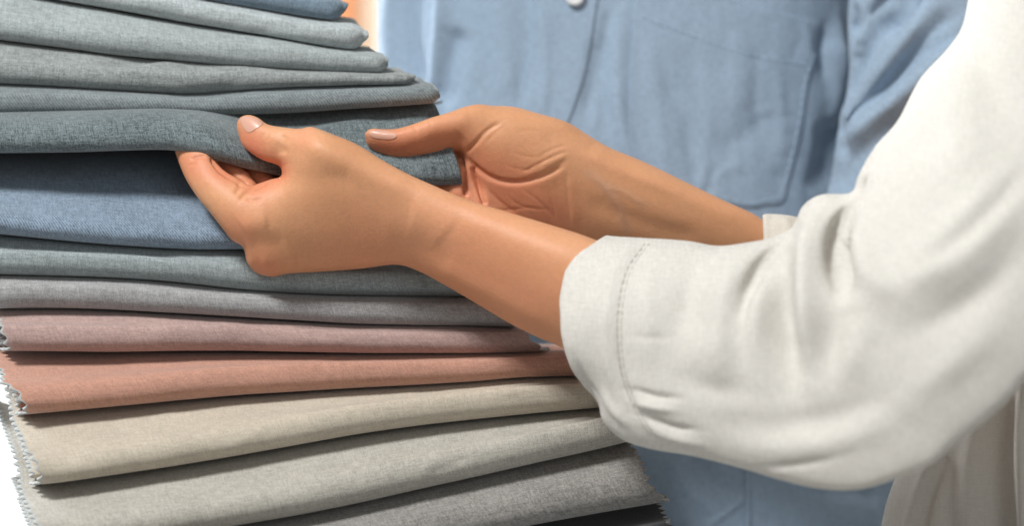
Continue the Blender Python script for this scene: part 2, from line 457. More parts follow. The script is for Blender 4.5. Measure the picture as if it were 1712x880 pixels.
# ==MARK setting2==
tb = empty("table", (-.35, .25, 0))
tz = ZC-.166
box_m = plain("pale_table_top", (.52, .55, .56), .5, scale=9)
def rel(o, root):
    return o
for nm, b_ in (("tabletop", (-1.25, .42, -.10, .95, tz-.03, tz)), ("leg", (-1.2, -1.14, -.05, .01, 0, tz-.03)), ("leg", (.3, .36, -.05, .01, 0, tz-.03)),
               ("leg", (-1.2, -1.14, .84, .90, 0, tz-.03)), ("leg", (.3, .36, .84, .90, 0, tz-.03))):
    box(nm, *b_, box_m, tb, bev=.004)
tag(tb, "pale grey blurred table top behind and below the pile of cloth samples", "table")
wd = plain("orange_wood", (.42, .155, .055), .5, scale=8, var=.25)
bp_ = empty("door_frame", (-.22, 3.3, 0))
box("post", -.37, -.275, 3.1, 3.2, 0, 2.6, wd, bp_, bev=.01)
box("casing", -.275, -.235, 3.12, 3.2, 0, 2.6, plain("pale_wood", (.56, .44, .32), .6, scale=10), bp_, bev=.006)
tag(bp_, "blurred orange wooden door frame far behind the pile, left of the blue shirt", "door frame")

# ------------------------------------------------------------------ cloth samples
def curve(pts, sg=22):
    p = np.asarray(pts, float); xs = np.arange(-200, 1400, 4.0)
    s0 = (p[1, 1]-p[0, 1])/(p[1, 0]-p[0, 0]); s1 = (p[-1, 1]-p[-2, 1])/(p[-1, 0]-p[-2, 0])
    y = np.interp(xs, p[:, 0], p[:, 1]); y = np.where(xs < p[0, 0], p[0, 1]+s0*(xs-p[0, 0]), y); y = np.where(xs > p[-1, 0], p[-1, 1]+s1*(xs-p[-1, 0]), y)
    k = np.exp(-.5*(np.arange(-60, 61)*4.0/sg)**2); k /= k.sum()
    yp = np.pad(y, 60, mode='reflect', reflect_type='odd'); y = np.convolve(yp, k, 'valid')
    return lambda x: np.interp(x, xs, y)
def lin(a, b, x0=0, x1=1000): return lambda x: a+(b-a)*np.clip((np.asarray(x, float)-x0)/(x1-x0), -.2, 1.2)

SW = []   # name, label, lower-edge curve, lip depth (left, right), recess (left, right), lip radius, ends, colour...
def tri(t): t = t % 1.0; return 4*np.abs(t-.5)-1
def swatch(label, Bprev, B, dep_prev, dep, rec, r, xl, xr, mat, round_end=0, back=300, seed=1, wav=2.0, feats=(), lipflat=1.0, gaptop=5.0, rise=(0, 0)):
    """one folded cloth sample: seen face, rounded lip at its lower edge, and both layers running back into the pile.
       xl, xr = (x at the top of the face, x at the lip) of its left and right cut ends"""
    g = 4.0
    us = np.concatenate([[0, 4, 9, 15], np.arange(24, 1, 1)]) if False else None
    W = max(xr)-min(xl); nu = int(W/6.5)
    u = np.linspace(0, 1, nu); u = np.concatenate([[0, 4/W, 9/W], u[(u > 13/W) & (u < 1-13/W)], [1-9/W, 1-4/W, 1]])
    # nominal cross-section at mid width, to count samples
    xm = (max(xr)+min(xl))/2
    def section(x, nface=None):
        T = Bprev(x)+gaptop; b = B(x); dl = dep(x); dt = dep_prev(x)+rec(x)
        H = b-T; rr = min(r*1.25, H*.58)
        q = np.clip(1-x/380, 0, 1.1); q0 = rise[0]*q; q1 = rise[1]*q
        rc = dt-dep_prev(x)-30
        pts = [(T-9-q0*(rc+back), dt+back), (T-8-q0*(rc+back*.5), dt+back*.5), (T-6-q0*(rc+60), dt+60), (T+H*.04-q0*(rc+14), dt+22), (T+H*.12, dt+(dl-dt)*.30+3)]
        pts += [(T+H*.40, dl+(dt-dl)*.34), (b-rr*1.15, dl+(dt-dl)*.07+rr*.10*0), (b-rr*.48, dl+rr*.12), (b-rr*.10, dl+rr*.52*lipflat), (b, dl+rr*1.1*lipflat), (b-3, dl+rr*2.2+20), (b-4-q1*55, dl+90), (b-6-q1*(back-35), dl+back)]
        return spline(pts, False, 8)
    s0 = section(xm); L = np.linalg.norm(np.diff(s0, axis=0), axis=1); c = np.concatenate([[0], np.cumsum(L)])
    nv = int(c[-1]/3.75); tt = np.linspace(0, 1, nv)
    V = np.zeros((nv, len(u), 3)); UV = np.zeros((nv, len(u), 2))
    # relative position along the face (0 at top, 1 at lip) per sample
    ym = np.interp(tt*c[-1], c, s0[:, 0]); dm = np.interp(tt*c[-1], c, s0[:, 1])
    _T = Bprev(xm)+gaptop; f = np.clip((ym-_T)/(B(xm)-_T), 0, 1)
    over = (dm-dep(xm))/100.0
    XL = xl[0]+(xl[1]-xl[0])*f; XR = xr[0]+(xr[1]-xr[0])*f
    idx_l = np.argmax(ym)
    under = np.arange(nv) > idx_l
    XL = np.where(under, xl[1]-np.clip((dm-dep(xm)), 0, 400)*.14, XL)
    if round_end: XR = XR-13*(2*f-1)**2-.14*np.clip(dm-dep(xm)-50, 0, 300)
    itop = np.argmax(dm < dep_prev(xm)+rec(xm)+24)
    XL = np.where(np.arange(nv) < itop, xl[0]-np.clip(dm-dm[itop], 0, 400)*.14, XL)
    zz = tri(tt*c[-1]/17.0)*(6.5 if not round_end else 0)
    for j, uu in enumerate(u):
        x = XL+(XR-XL)*uu
        if uu*W < 8: x = x+zz*(1-uu*W/9)
        if (1-uu)*W < 8: x = x+zz*(1-(1-uu)*W/9)
        xc = float(np.clip(XL.mean()+(XR.mean()-XL.mean())*uu, -150, 1300))
        s = section(float(xl[1]+(xr[1]-xl[1])*uu)) if True else None
        L = np.linalg.norm(np.diff(s, axis=0), axis=1); cc = np.concatenate([[0], np.cumsum(L)])
        y = np.interp(tt*cc[-1], cc, s[:, 0]); d = np.interp(tt*cc[-1], cc, s[:, 1])
        if round_end:
            e = (XR[idx_l]-x)/round_end; e = np.clip(1-e, 0, 1); k = np.sqrt(np.clip(1-.84*e**2.6, 0.0004, 1))
            bb = float(B(np.clip(x.mean(), -150, 1300))); H = bb-float(Bprev(x.mean()))
            yc = bb-H*.42; y = yc+(y-yc)*k; dlip = d.min(); d = d+(1-k)*25
        V[:, j, 0] = x; V[:, j, 1] = y; V[:, j, 2] = d
        UV[:, j, 0] = uu*W; UV[:, j, 1] = tt*c[-1]
    P3 = V.reshape(-1, 3)
    q = P3.copy(); q[:, 1] *= .5; q[:, 0] *= .35
    nz = noise3(q, 95, seed, 2).reshape(nv, -1)
    depthw = np.clip(1-(V[:, :, 2]-V[:, :, 2].min())/130, 0, 1)
    V[:, :, 2] += nz*wav*2.8*depthw+noise3(q*[1.6, 1.5, 1], 44, seed+9, 2).reshape(nv, -1)*wav*.45*depthw
    V[:, :, 1] += noise3(q+50, 70, seed+3, 2).reshape(nv, -1)*wav*.35*depthw
    fcs = []
    n = len(u)
    I = np.arange(nv*n).reshape(nv, n)
    F = np.stack([I[:-1, :-1].ravel(), I[:-1, 1:].ravel(), I[1:, 1:].ravel(), I[1:, :-1].ravel()], 1)
    V = V.reshape(-1, 3)
    rr_ = np.random.default_rng(seed+77); feats = list(feats)
    for _ in range(7):
        x0 = rr_.uniform(60, 900); yb = float(B(x0)); Hh = yb-float(Bprev(x0)); l = rr_.uniform(40, 120); y0 = yb-Hh*rr_.uniform(.15, .8); sl_ = rr_.uniform(-.5, .3)*Hh
        feats.append(([(x0-l/2, y0-sl_/2), (x0, y0+rr_.uniform(-4, 4)), (x0+l/2, y0+sl_/2)], rr_.uniform(5, 11), rr_.uniform(-2.2, 2.2)))
    if feats:
        V = sculpt_sheet(V, F, feats)
    swatch.n = n
    return V, F, UV.reshape(-1, 2)
def sculpt_sheet(V, F, feats):
    N = normals(V, F)
    if np.median(N[:, 2][V[:, 2] < np.percentile(V[:, 2], 30)]) > 0: N = -N
    lip = V[:, 2] < np.percentile(V[:, 2], 75)
    disp = np.zeros(len(V))
    for pl, wd, am in feats:
        p = spline(pl, False, 6); r, t = seg_dist(V[:, :2], p)
        tw = np.clip(np.minimum(t, 1-t)/.25, 0, 1)
        disp += am*np.exp(-(r/wd)**2)*tw*np.clip(-N[:, 2]*1.5, 0, 1)*lip
    return V+N*disp[:, None]
def put_swatch(label, res, mat, thick=4.0, rim=True, band=0):
    V, F, UV = res
    W = P(V); base = np.array([W[:, 0].mean(), W[:, 1].mean(), W[:, 2].min()])
    LOC['__s'] = tuple(base)
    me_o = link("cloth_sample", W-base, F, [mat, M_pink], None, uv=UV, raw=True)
    me_o.location = base
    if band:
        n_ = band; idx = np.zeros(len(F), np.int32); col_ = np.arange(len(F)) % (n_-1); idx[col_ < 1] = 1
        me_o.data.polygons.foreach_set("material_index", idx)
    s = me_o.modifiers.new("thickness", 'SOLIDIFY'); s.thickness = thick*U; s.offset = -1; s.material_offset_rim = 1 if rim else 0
    tag(me_o, label, "cloth sample", "folded cloth samples in the pile")
    return me_o

B = {}
B[0] = curve([(0, -175), (300, -80), (600, -5)])
B[1] = curve([(0, -75), (200, -34), (380, 0), (450, 12), (520, 24), (582, 31)])
B[2] = curve([(0, -22), (130, 0), (200, 12), (300, 30), (400, 46), (500, 62), (575, 76), (620, 80)])
B[3] = curve([(0, 62), (100, 75), (200, 88), (300, 97), (400, 105), (500, 113), (600, 117), (655, 118)])
B[4] = curve([(0, 135), (100, 140), (200, 147), (300, 153), (350, 153), (400, 147), (500, 141), (600, 138), (697, 136)])
B[5] = curve([(0, 192), (100, 190), (200, 187), (300, 186), (400, 188), (500, 185), (600, 178), (700, 172), (740, 168)])
B[6] = curve([(0, 250), (280, 245), (400, 250), (600, 262), (760, 290)])
B[7] = curve([(0, 388), (100, 398), (200, 406), (300, 413), (350, 415), (400, 413), (500, 416), (700, 424)])
B[8] = curve([(0, 455), (100, 457), (200, 461), (300, 468), (400, 480), (500, 487), (600, 490), (700, 491), (790, 492)])
B[9] = curve([(0, 512), (100, 511), (200, 514), (300, 520), (400, 526), (500, 532), (600, 538), (700, 540), (800, 541), (860, 543)])
B[10] = curve([(0, 583), (100, 584), (200, 585), (300, 583), (400, 583), (500, 585), (600, 587), (700, 587), (800, 587), (912, 584)])
B[11] = curve([(0, 694), (100, 685), (200, 676), (300, 666), (400, 657), (500, 651), (600, 645), (700, 640), (800, 634), (860, 628), (950, 625), (1000, 625)], 14)
B[12] = curve([(65, 808), (100, 805), (200, 790), (300, 775), (400, 758), (500, 740), (600, 722), (700, 708), (800, 697), (900, 687), (995, 679)])
B[13] = curve([(80, 925), (200, 908), (300, 892), (400, 875), (500, 858), (600, 838), (700, 815), (800, 793), (900, 770), (1000, 748), (1040, 738)])
B[14] = curve([(100, 1020), (300, 985), (600, 935), (800, 893), (900, 873), (1000, 855), (1112, 836)])
B[15] = curve([(100, 1110), (600, 1030), (1000, 950), (1120, 925)])
DP = {0: lin(240, 200), 1: lin(215, 180), 2: lin(190, 160), 3: lin(160, 140), 4: lin(135, 120), 5: lin(105, 100), 6: lin(20, 110), 7: lin(-5, 80), 8: lin(0, 85),
      9: lin(-15, 70), 10: lin(-50, 60), 11: lin(-110, 40), 12: lin(-180, 10), 13: lin(-245, -20), 14: lin(-310, -45), 15: lin(-350, -50)}
def C(name, c, **kw): return fabric(name, c, crumple=.05, **kw)
specs = [
 (1, "blue grey cloth sample at the very top of the pile, cut off by the frame", (-150, -150), (580, 584), (.15, .20, .25), dict(), dict(round_end=22)),
 (2, "pale grey cloth sample with a rounded end, second from the top of the pile", (-150, -150), (615, 619), (.39, .425, .43), dict(), dict(round_end=28)),
 (3, "light sage grey cloth sample, third from the top of the pile", (-150, -150), (640, 657), (.31, .342, .343), dict(), dict(round_end=16)),
 (4, "grey cloth sample with a pinched pleat, fourth from the top of the pile", (-150, -150), (690, 699), (.25, .268, .265), dict(contrast=.26), dict(wav=1.5, round_end=10,
     feats=[([(190, 124), (260, 112), (330, 104), (400, 112), (470, 122)], 7, 8), ([(150, 112), (240, 104), (330, 92)], 9, -10), ([(300, 153), (345, 150), (400, 144)], 12, -4)])),
 (5, "mid grey twill cloth sample just above the lifted one", (-150, -150), (728, 742), (.19, .215, .222), dict(contrast=.24, twill=.12), dict(round_end=12, wav=2.0,
     feats=[([(270, 160), (345, 166), (430, 160)], 14, -5)])),
 (7, "denim blue cloth sample with a wide open face under the lifted one", (-150, -150), (700, 760), (.185, .238, .305), dict(contrast=.27, twill=.14, col2=(.20, .258, .33)), dict(wav=5, gaptop=-8)),
 (8, "grey green cloth sample behind the knuckles, right below the denim blue one", (-150, -150), (780, 800), (.275, .31, .315), dict(), dict()),
 (9, "warm grey cloth sample between the grey green and the mauve ones", (-150, -150), (835, 862), (.315, .31, .31), dict(contrast=.2), dict()),
 (10, "dusty mauve cloth sample lying on the terracotta rose one", (-10, 14), (858, 914), (.39, .27, .245), dict(contrast=.16), dict(back=300)),
 (11, "terracotta rose cloth sample, the most reddish of the pile", (-22, 42), (960, 985), (.46, .245, .18), dict(contrast=.13), dict()),
 (12, "beige cloth sample right under the terracotta rose one", (16, 66), (1000, 1020), (.48, .42, .34), dict(contrast=.12), dict()),
 (13, "pale stone grey cloth sample right under the beige one", (30, 74), (1035, 1060), (.40, .375, .33), dict(contrast=.17), dict()),
 (14, "mottled mid grey cloth sample with a zigzag cut right end", (60, 110), (1043, 1114), (.245, .23, .215), dict(contrast=.27, grain=5.0), dict()),
 (15, "charcoal cloth sample at the very bottom of the pile", (40, 100), (1096, 1140), (.035, .035, .04), dict(), dict()),
]
REC = {1: (36, 36), 2: (36, 36), 3: (36, 36), 4: (38, 36), 5: (36, 32), 7: (300, 120), 8: (46, 34), 9: (40, 32), 10: (58, 32), 11: (115, 38), 12: (112, 48), 13: (120, 66), 14: (125, 90), 15: (120, 130)}
def RS(i): return .42*min(1, max(0, (i-8)/3.0))
LR = {1: 16, 2: 19, 3: 20, 4: 20, 5: 22, 7: 26, 8: 22, 9: 22, 10: 24, 11: 26, 12: 26, 13: 28, 14: 28, 15: 28}
for i, lab, xl, xr, col, mk, sk in specs:
    mt = C("cloth_"+str(i), col, **mk)
    pv = i-1
    res = swatch(lab, B[pv], B[i], DP[pv], DP[i], lin(*REC[i]), LR[i], xl, xr, mt, seed=i*5+2, rise=(RS(i-1), RS(i)), **sk)
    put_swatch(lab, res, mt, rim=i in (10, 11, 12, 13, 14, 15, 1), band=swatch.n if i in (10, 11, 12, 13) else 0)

# the lifted sample, lofted through hand-set rows
rows = [
 [(-150, 188, 420), (200, 184, 420), (450, 182, 420), (740, 172, 420)],
 [(-150, 193, 180), (200, 186, 170), (330, 186, 170), (450, 186, 190), (600, 181, 200), (722, 177, 200)],
 [(-150, 197, 85), (100, 194, 80), (200, 190, 75), (270, 188, 72), (330, 192, 80), (385, 203, 100), (440, 204, 150), (520, 195, 165), (600, 188, 160), (700, 181, 150), (728, 180, 150)],
 [(-150, 212, 36), (100, 208, 32), (200, 204, 30), (270, 201, 28), (330, 206, 26), (380, 222, 30), (430, 236, 70), (520, 222, 110), (620, 214, 120), (700, 210, 118), (740, 206, 120)],
 [(-150, 232, 18), (100, 229, 14), (200, 225, 12), (270, 224, 8), (330, 231, 4), (380, 246, 2), (430, 262, 22), (520, 256, 70), (620, 248, 92), (700, 246, 92), (752, 240, 96)],
 [(-150, 246, 22), (100, 244, 18), (200, 241, 14), (280, 240, 10), (330, 249, 6), (380, 262, 4), (430, 274, 16), (520, 280, 56), (620, 276, 74), (700, 276, 74), (764, 272, 80)],
 [(-150, 252, 44), (100, 250, 40), (200, 247, 34), (280, 246, 30), (330, 254, 24), (380, 268, 22), (430, 281, 34), (520, 296, 62), (620, 298, 78), (700, 301, 78), (772, 300, 86)],
 [(-150, 248, 120), (100, 247, 110), (200, 244, 100), (280, 243, 90), (330, 250, 80), (380, 262, 80), (430, 274, 90), (520, 292, 110), (620, 296, 120), (700, 300, 120), (770, 300, 120)],
 [(-150, 240, 330), (200, 236, 330), (450, 240, 330), (764, 262, 330)],
]
uu = np.linspace(0, 1, 190); R = []
for r_ in rows:
    p = spline(r_, False, 12); L = np.linalg.norm(np.diff(p[:, :2], axis=0), axis=1)
    x = p[:, 0]; xx = x[0]+(x[-1]-x[0])*uu
    R.append(np.stack([xx, np.interp(xx, x, p[:, 1]), np.interp(xx, x, p[:, 2])], 1))
R = np.array(R); V6 = np.array([spline(R[:, j], False, 14) for j in range(len(uu))]); V6 = np.swapaxes(V6, 0, 1)
arc = np.concatenate([[0], np.cumsum(np.linalg.norm(np.diff(V6[:, 60], axis=0), axis=1))])
nv6 = len(V6); I = np.arange(nv6*len(uu)).reshape(nv6, -1)
F6 = np.stack([I[:-1, :-1].ravel(), I[:-1, 1:].ravel(), I[1:, 1:].ravel(), I[1:, :-1].ravel()], 1)
UV6 = np.stack(np.broadcast_arrays(uu[None]*900, arc[:, None]), -1).reshape(-1, 2)
V6 = V6.reshape(-1, 3); V6[:, 2] += noise3(V6*[.4, .6, 1], 80, 3, 2)*3
V6 = sculpt_sheet(V6, F6, [([(480, 270), (560, 225), (640, 195)], 16, 5), ([(430, 240), (500, 215), (560, 198)], 12, -5), ([(600, 255), (680, 215), (715, 190)], 14, 4), ([(250, 215), (320, 222), (375, 250)], 12, 3)])
m6 = C("cloth_6", (.13, .158, .166), contrast=.42, grain=3.6)
put_swatch("dark grey mottled cloth sample lifted and pinched between thumbs and fingers", (V6, F6, UV6), m6, 5.0, False)

# ------------------------------------------------------------------ person in the white shirt
pb = empty("person", P(np.array([1650., 2400., -100.])))
tag(pb, "person in a loose white linen shirt reaching in to lift a grey cloth sample", "person")

# ---- near arm and hand
ST = 2.6
G = Grid(262, 1330, 170, 730, -330, 150, ST)
arm1 = [(398, 222), (396, 207), (402, 196), (416, 192), (432, 197), (448, 208), (476, 213), (500, 215), (519, 212), (537, 217), (560, 226), (590, 238), (615, 252), (640, 268), (680, 290),
        (720, 308), (780, 333), (850, 355), (920, 376), (985, 397), (1040, 422), (1110, 452), (1250, 510), (1290, 560), (1260, 680), (1180, 700), (1050, 640), (940, 582), (900, 565), (850, 540), (800, 510), (740, 475), (700, 454),
        (662, 443), (600, 450), (530, 455), (482, 458), (455, 463), (430, 457), (414, 441), (406, 414), (388, 402), (374, 385), (353, 358), (330, 330), (311, 300), (299, 272), (292, 248), (300, 232), (322, 228),
        (344, 240), (354, 262), (372, 283), (396, 298), (418, 310), (432, 307), (452, 300), (468, 296), (471, 286), (464, 276), (440, 268), (420, 256), (405, 242)]
D1, mf, kh = G.inflate(arm1, k=[(410, 215, .95), (480, 250, .9), (440, 290, .8), (330, 280, .95), (390, 350, .85), (440, 430, .75), (520, 330, .66), (600, 350, .68), (700, 370, .76), (850, 450, .82), (1000, 500, .85), (1200, 580, .8)],
                mid=[(405, 215, 4), (450, 240, -14), (500, 255, -26), (320, 250, 30), (330, 300, 6), (380, 360, -14), (430, 440, 6), (520, 250, -40), (520, 430, 20), (600, 270, -46), (600, 430, 18), (700, 320, -58), (700, 440, -12), (850, 450, -78), (1000, 500, -125), (1200, 580, -190)])
G.add(D1)
# fingers behind: middle, ring, little (each its own chain from the knuckle to under the cloth)
G.chain([(425, 345, 22, 28), (402, 304, 34, 19), (384, 281, 48, 17), (364, 250, 64, 16)], 2.5)
G.chain([(470, 360, 44, 28), (441, 310, 60, 21), (424, 285, 74, 20), (402, 256, 88, 18)], 2.5)
G.chain([(505, 385, 56, 26), (480, 335, 88, 21), (462, 300, 104, 18), (440, 270, 116, 16)], 2.5)
V, f = G.mesh(3)
f1 = [([(398, 338), (412, 322), (432, 312), (452, 302)], 3.5, -3.5), ([(410, 330), (424, 336), (438, 330)], 4, -2), ([(402, 300), (400, 315), (392, 326)], 4, -2.5),
      ([(352, 262), (368, 285), (392, 300), (415, 312)], 3.5, -5, .1),
      ([(318, 268), (333, 262), (346, 262)], 3.0, -2.6), ([(314, 277), (330, 272)], 2.6, -1.4),
      ([(442, 220), (436, 232), (438, 250)], 3, -.9), ([(451, 216), (446, 232), (450, 252)], 3, -.8), ([(478, 222), (470, 238), (472, 262)], 9, -3.5),
      ([(470, 288), (462, 262), (474, 240)], 14, -2.5),
      ([(402, 384), (420, 374), (450, 368)], 18, 3.5), ([(415, 405), (445, 408), (480, 400)], 14, -2), ([(430, 442), (470, 440), (500, 432)], 15, 3),
      ([(500, 225), (560, 262), (640, 300), (700, 325)], 20, 5), ([(480, 300), (540, 300), (600, 296)], 22, -3),
      ([(680, 360), (720, 372), (752, 395)], 30, 3), ([(640, 410), (700, 420), (760, 445)], 26, -2.5), ([(760, 360), (860, 400), (980, 440)], 26, 3), ([(700, 430), (820, 490), (930, 550)], 16, 2.5)]
V = sculpt(V, f, f1)
def blobs(V, L):
    o = np.zeros(len(V))
    for x, y, r, a in L: o += a*np.exp(-((V[:, 0]-x)**2+(V[:, 1]-y)**2)/r**2)
    return np.clip(o, 0, 1)
red1 = 1.15*blobs(V, [(330, 285, 26, .25), (505, 232, 22, .3), (412, 225, 28, .55), (430, 255, 26, .55), (468, 285, 18, .6), (320, 262, 34, .45), (372, 290, 24, .55), (430, 315, 26, .5), (400, 385, 34, .4), (440, 445, 34, .45), (600, 425, 90, .3), (760, 430, 90, .3), (880, 520, 100, .35), (400, 270, 30, .4), (455, 285, 25, .4)])
NV1, NF1 = V, f; bv1 = bvh_of(V, f)

# ---- far arm and hand
G = Grid(596, 1400, 160, 520, 20, 330, ST)
arm2 = [(611, 232), (611, 222), (622, 215), (642, 216), (664, 215), (692, 207), (720, 197), (750, 188), (778, 178), (803, 174), (830, 179), (880, 187), (920, 195), (952, 206), (982, 225), (1020, 247), (1080, 272), (1150, 306), (1210, 335),
        (1262, 359), (1296, 384), (1350, 412), (1380, 440), (1350, 490), (1250, 480), (1150, 452), (1050, 430), (960, 420), (880, 404), (820, 380), (775, 350), (742, 330), (722, 312), (735, 304), (760, 298), (770, 284), (768, 270), (768, 258),
        (752, 260), (714, 271), (684, 275), (658, 270), (634, 257), (616, 245)]
D2, mf2, kh2 = G.inflate(arm2, k=[(630, 235, 1), (720, 230, .95), (800, 220, .9), (860, 250, .62), (900, 330, .5), (820, 350, .5), (960, 320, .6), (1100, 350, .75), (1300, 420, .8)],
                mid=[(620, 230, 76), (680, 240, 84), (760, 225, 105), (800, 215, 118), (860, 250, 120), (900, 330, 138), (800, 340, 150), (740, 315, 150), (960, 320, 150), (1100, 350, 165), (1300, 430, 200)])
G.add(D2)
# ball of the thumb, heel of the hand, and the four fingers curling away under the cloth
sl, d = G.cone((850, 236, 118), (905, 262, 118), 50, 44, .9); G.add(d, 26, sl)
G.chain([(838, 345, 164, 40), (798, 318, 128, 25), (784, 285, 118, 20), (752, 262, 142, 17)], 14)
G.chain([(842, 362, 164, 38), (800, 345, 118, 24), (764, 322, 112, 22), (722, 308, 136, 18), (690, 296, 160, 16)], 14)
G.chain([(856, 382, 164, 36), (812, 370, 120, 24), (772, 352, 116, 22), (728, 334, 140, 18)], 14)
G.chain([(876, 398, 164, 32), (836, 394, 126, 22), (796, 380, 122, 19), (760, 364, 144, 16)], 14)
V, f = G.mesh(3)
f2 = [([(838, 204), (815, 218), (795, 240), (776, 257)], 3.6, -3, .12), ([(842, 212), (826, 224), (812, 240)], 3, -.9), 
      ([(778, 262), (800, 284), (828, 300), (862, 305), (900, 298), (930, 284), (946, 270)], 4.4, -5.2, .15),
      ([(870, 290), (905, 272), (935, 258), (955, 252)], 2.4, -1.6), ([(880, 298), (915, 284), (948, 266)], 2.4, -1.1), ([(900, 262), (930, 247), (950, 243)], 2.4, -1.2), ([(905, 278), (930, 266), (948, 257)], 4, 1),
      ([(947, 280), (949, 320), (953, 385)], 3, -.9), ([(953, 290), (957, 330), (962, 380)], 9, 1.0),
      ([(768, 262), (776, 290), (779, 330)], 3.6, -11, .1), ([(788, 278), (800, 312), (812, 345)], 3.6, -10, .1), ([(804, 300), (832, 334), (880, 366)], 2.4, -1.3, .4), ([(866, 312), (900, 336), (940, 378)], 2.4, -1.1, .4), ([(784, 340), (830, 352), (892, 346)], 2.4, -1.3, .4), ([(840, 316), (870, 344), (926, 352)], 2.2, -.9, .4), ([(910, 306), (924, 340), (930, 380)], 2.2, -.9, .4), ([(850, 225), (885, 218), (920, 224)], 2.4, -.6, .4), ([(846, 250), (880, 262), (920, 262)], 2.4, -.6, .4), ([(836, 272), (870, 284), (900, 282)], 2.4, -.6, .4),
      ([(688, 205), (694, 214), (698, 228)], 2.6, -1.1), ([(702, 201), (708, 211), (712, 224)], 2.6, -1.0), ([(715, 197), (719, 208), (722, 218)], 2.6, -.8),
      ([(745, 262), (760, 240), (775, 225)], 12, -3), ([(700, 215), (740, 205), (790, 195)], 16, 3),
      ([(900, 240), (960, 225), (1010, 250)], 20, -2.5),
      ([(985, 290), (1010, 312), (1035, 350), (1048, 385)], 5, 1.3), ([(1010, 312), (1040, 320), (1080, 345)], 5, .9), ([(960, 250), (1040, 285), (1150, 330)], 10, 2.0), ([(970, 330), (1080, 375), (1180, 400)], 16, -3), ([(1040, 280), (1150, 330), (1260, 375)], 14, 3)]
V = sculpt(V, f, f2)
red2 = blobs(V, [(640, 235, 36, .7), (700, 245, 40, .55), (755, 230, 36, .4), (800, 275, 36, .5), (820, 350, 50, .4), (900, 345, 50, .45), (935, 370, 40, .35), (860, 300, 40, .4), (760, 320, 50, .5)])
r_, _ = seg_dist(V[:, :2], spline([(985, 290), (1010, 312), (1035, 350), (1048, 385)])); r2_, _ = seg_dist(V[:, :2], spline([(1010, 312), (1040, 320), (1080, 345)]))
vein2 = .22*np.exp(-(r_/9)**2)+.14*np.exp(-(r2_/8)**2)
NV2, NF2 = V, f; bv2 = bvh_of(V, f)

# ---- rest of the body inside the shirt: elbow, upper arms, shoulders and trunk
G = Grid(1080, 2250, -330, 1150, -640, 560, 14)
G.chain([(1180, 570, -190, 62), (1460, 650, -380, 70), (1640, 330, -390, 76), (1820, 60, -290, 84), (2000, -40, -60, 100), (1900, 100, 200, 80), (1680, 330, 330, 84), (1480, 560, 300, 66), (1300, 430, 200, 55)], 40)
G.chain([(2000, 0, 40, 120), (1930, 400, 60, 150), (1930, 1100, 60, 170)], 40, .75)
V3, f3 = G.mesh(2)
Vb = np.concatenate([NV1, NV2, V3]); Fb = np.concatenate([NF1, NF2+len(NV1), f3+len(NV1)+len(NV2)])
red = np.concatenate([red1, red2, np.zeros(len(V3))]); vein = np.concatenate([np.zeros(len(NV1)), vein2, np.zeros(len(V3))])
body = sub("body", Vb, Fb, M_skin, pb, pb, attrs={'red': red, 'vein': vein})
v, f = patch(bv1, [(401, 198), (412, 194), (427, 197), (440, 206), (430, 214), (417, 222), (409, 217), (404, 208)], 8, 40, 0.9, .12, .6)
sub("fingernail", v, f, M_nail, body, pb)
v, f = patch(bv2, [(616, 220), (628, 217), (645, 218), (658, 222), (664, 228), (656, 233), (638, 233), (622, 230)], 8, 40, 0.9, .12, .6)
sub("fingernail", v, f, M_nail, body, pb)

# ---- shirt of linen: trunk with its parts
G = Grid(1400, 2350, -420, 1250, -420, 560, 8)
D, _, _ = G.inflate([(1560, 650), (1500, 790), (1470, 900), (1440, 1180), (2250, 1200), (2300, 600), (2280, 100), (2150, -250), (1950, -380), (1780, -250), (1690, 200)], k=[(0, 0, .62)], mid=[(1900, 300, 60)], n=6)
G.add(D); V, f = G.mesh(2)
V = sculpt(V, f, [([(1565, 760), (1535, 830), (1510, 920)], 12, 10, .05), ([(1580, 760), (1552, 830), (1530, 920)], 9, -10, .05), ([(1690, 640), (1680, 780), (1690, 950)], 14, -14), ([(1640, 680), (1620, 800), (1630, 950)], 16, 7),
     ([(1600, 740), (1585, 820), (1590, 930)], 12, -6), ([(1725, 640), (1716, 760), (1722, 950)], 16, 45, .02)])
def px_uv(V): return V[:, :2]*1.0
shirt = sub("shirt", V, f, fabric('shade_tinted_linen', (.60, .555, .50), contrast=.05, grain=4, weave=.2, bump=.25, sheen=.1, blotch=.01), pb, pb, uv=px_uv(V)); bvt = bvh_of(V, f)  # trunk linen tinted darker and warmer: shade and skin bounce put into its colour

# near sleeve
ST2 = 4.0
G = Grid(820, 1960, -190, 860, -720, 40, ST2+.6)
slv = [(840, 335), (900, 362), (960, 383), (1015, 394), (1080, 398), (1150, 403), (1200, 411), (1255, 405), (1300, 394), (1325, 378), (1342, 345), (1372, 326), (1422, 322), (1436, 292), (1462, 246), (1500, 203), (1538, 132), (1578, 88), (1608, 45), (1622, -20),
       (1650, -120), (1760, -170), (1880, -120), (1920, 100), (1880, 350), (1790, 540), (1712, 642), (1660, 695), (1600, 742), (1560, 776), (1500, 801), (1435, 820), (1370, 818), (1300, 802), (1250, 787), (1195, 772), (1150, 762), (1090, 752), (1040, 736), (1008, 705),
       (998, 672), (960, 640), (850, 600)]
D, smf, _kh = G.inflate(slv, k=[(950, 500, .98), (1050, 560, .80), (1200, 590, .62), (1450, 560, .52), (1600, 350, .55), (1700, 100, .6)],
       mid=[(900, 500, -95), (1000, 520, -158), (1200, 590, -250), (1450, 600, -390), (1600, 400, -410), (1750, 100, -330)], n=6)
cutp = np.array([(300, 1100), (380, 1034), (396, 1010), (420, 970), (450, 945), (500, 935), (560, 938), (590, 945), (620, 956), (650, 978), (672, 992), (700, 1003), (760, 1040), (900, 1060)], float)
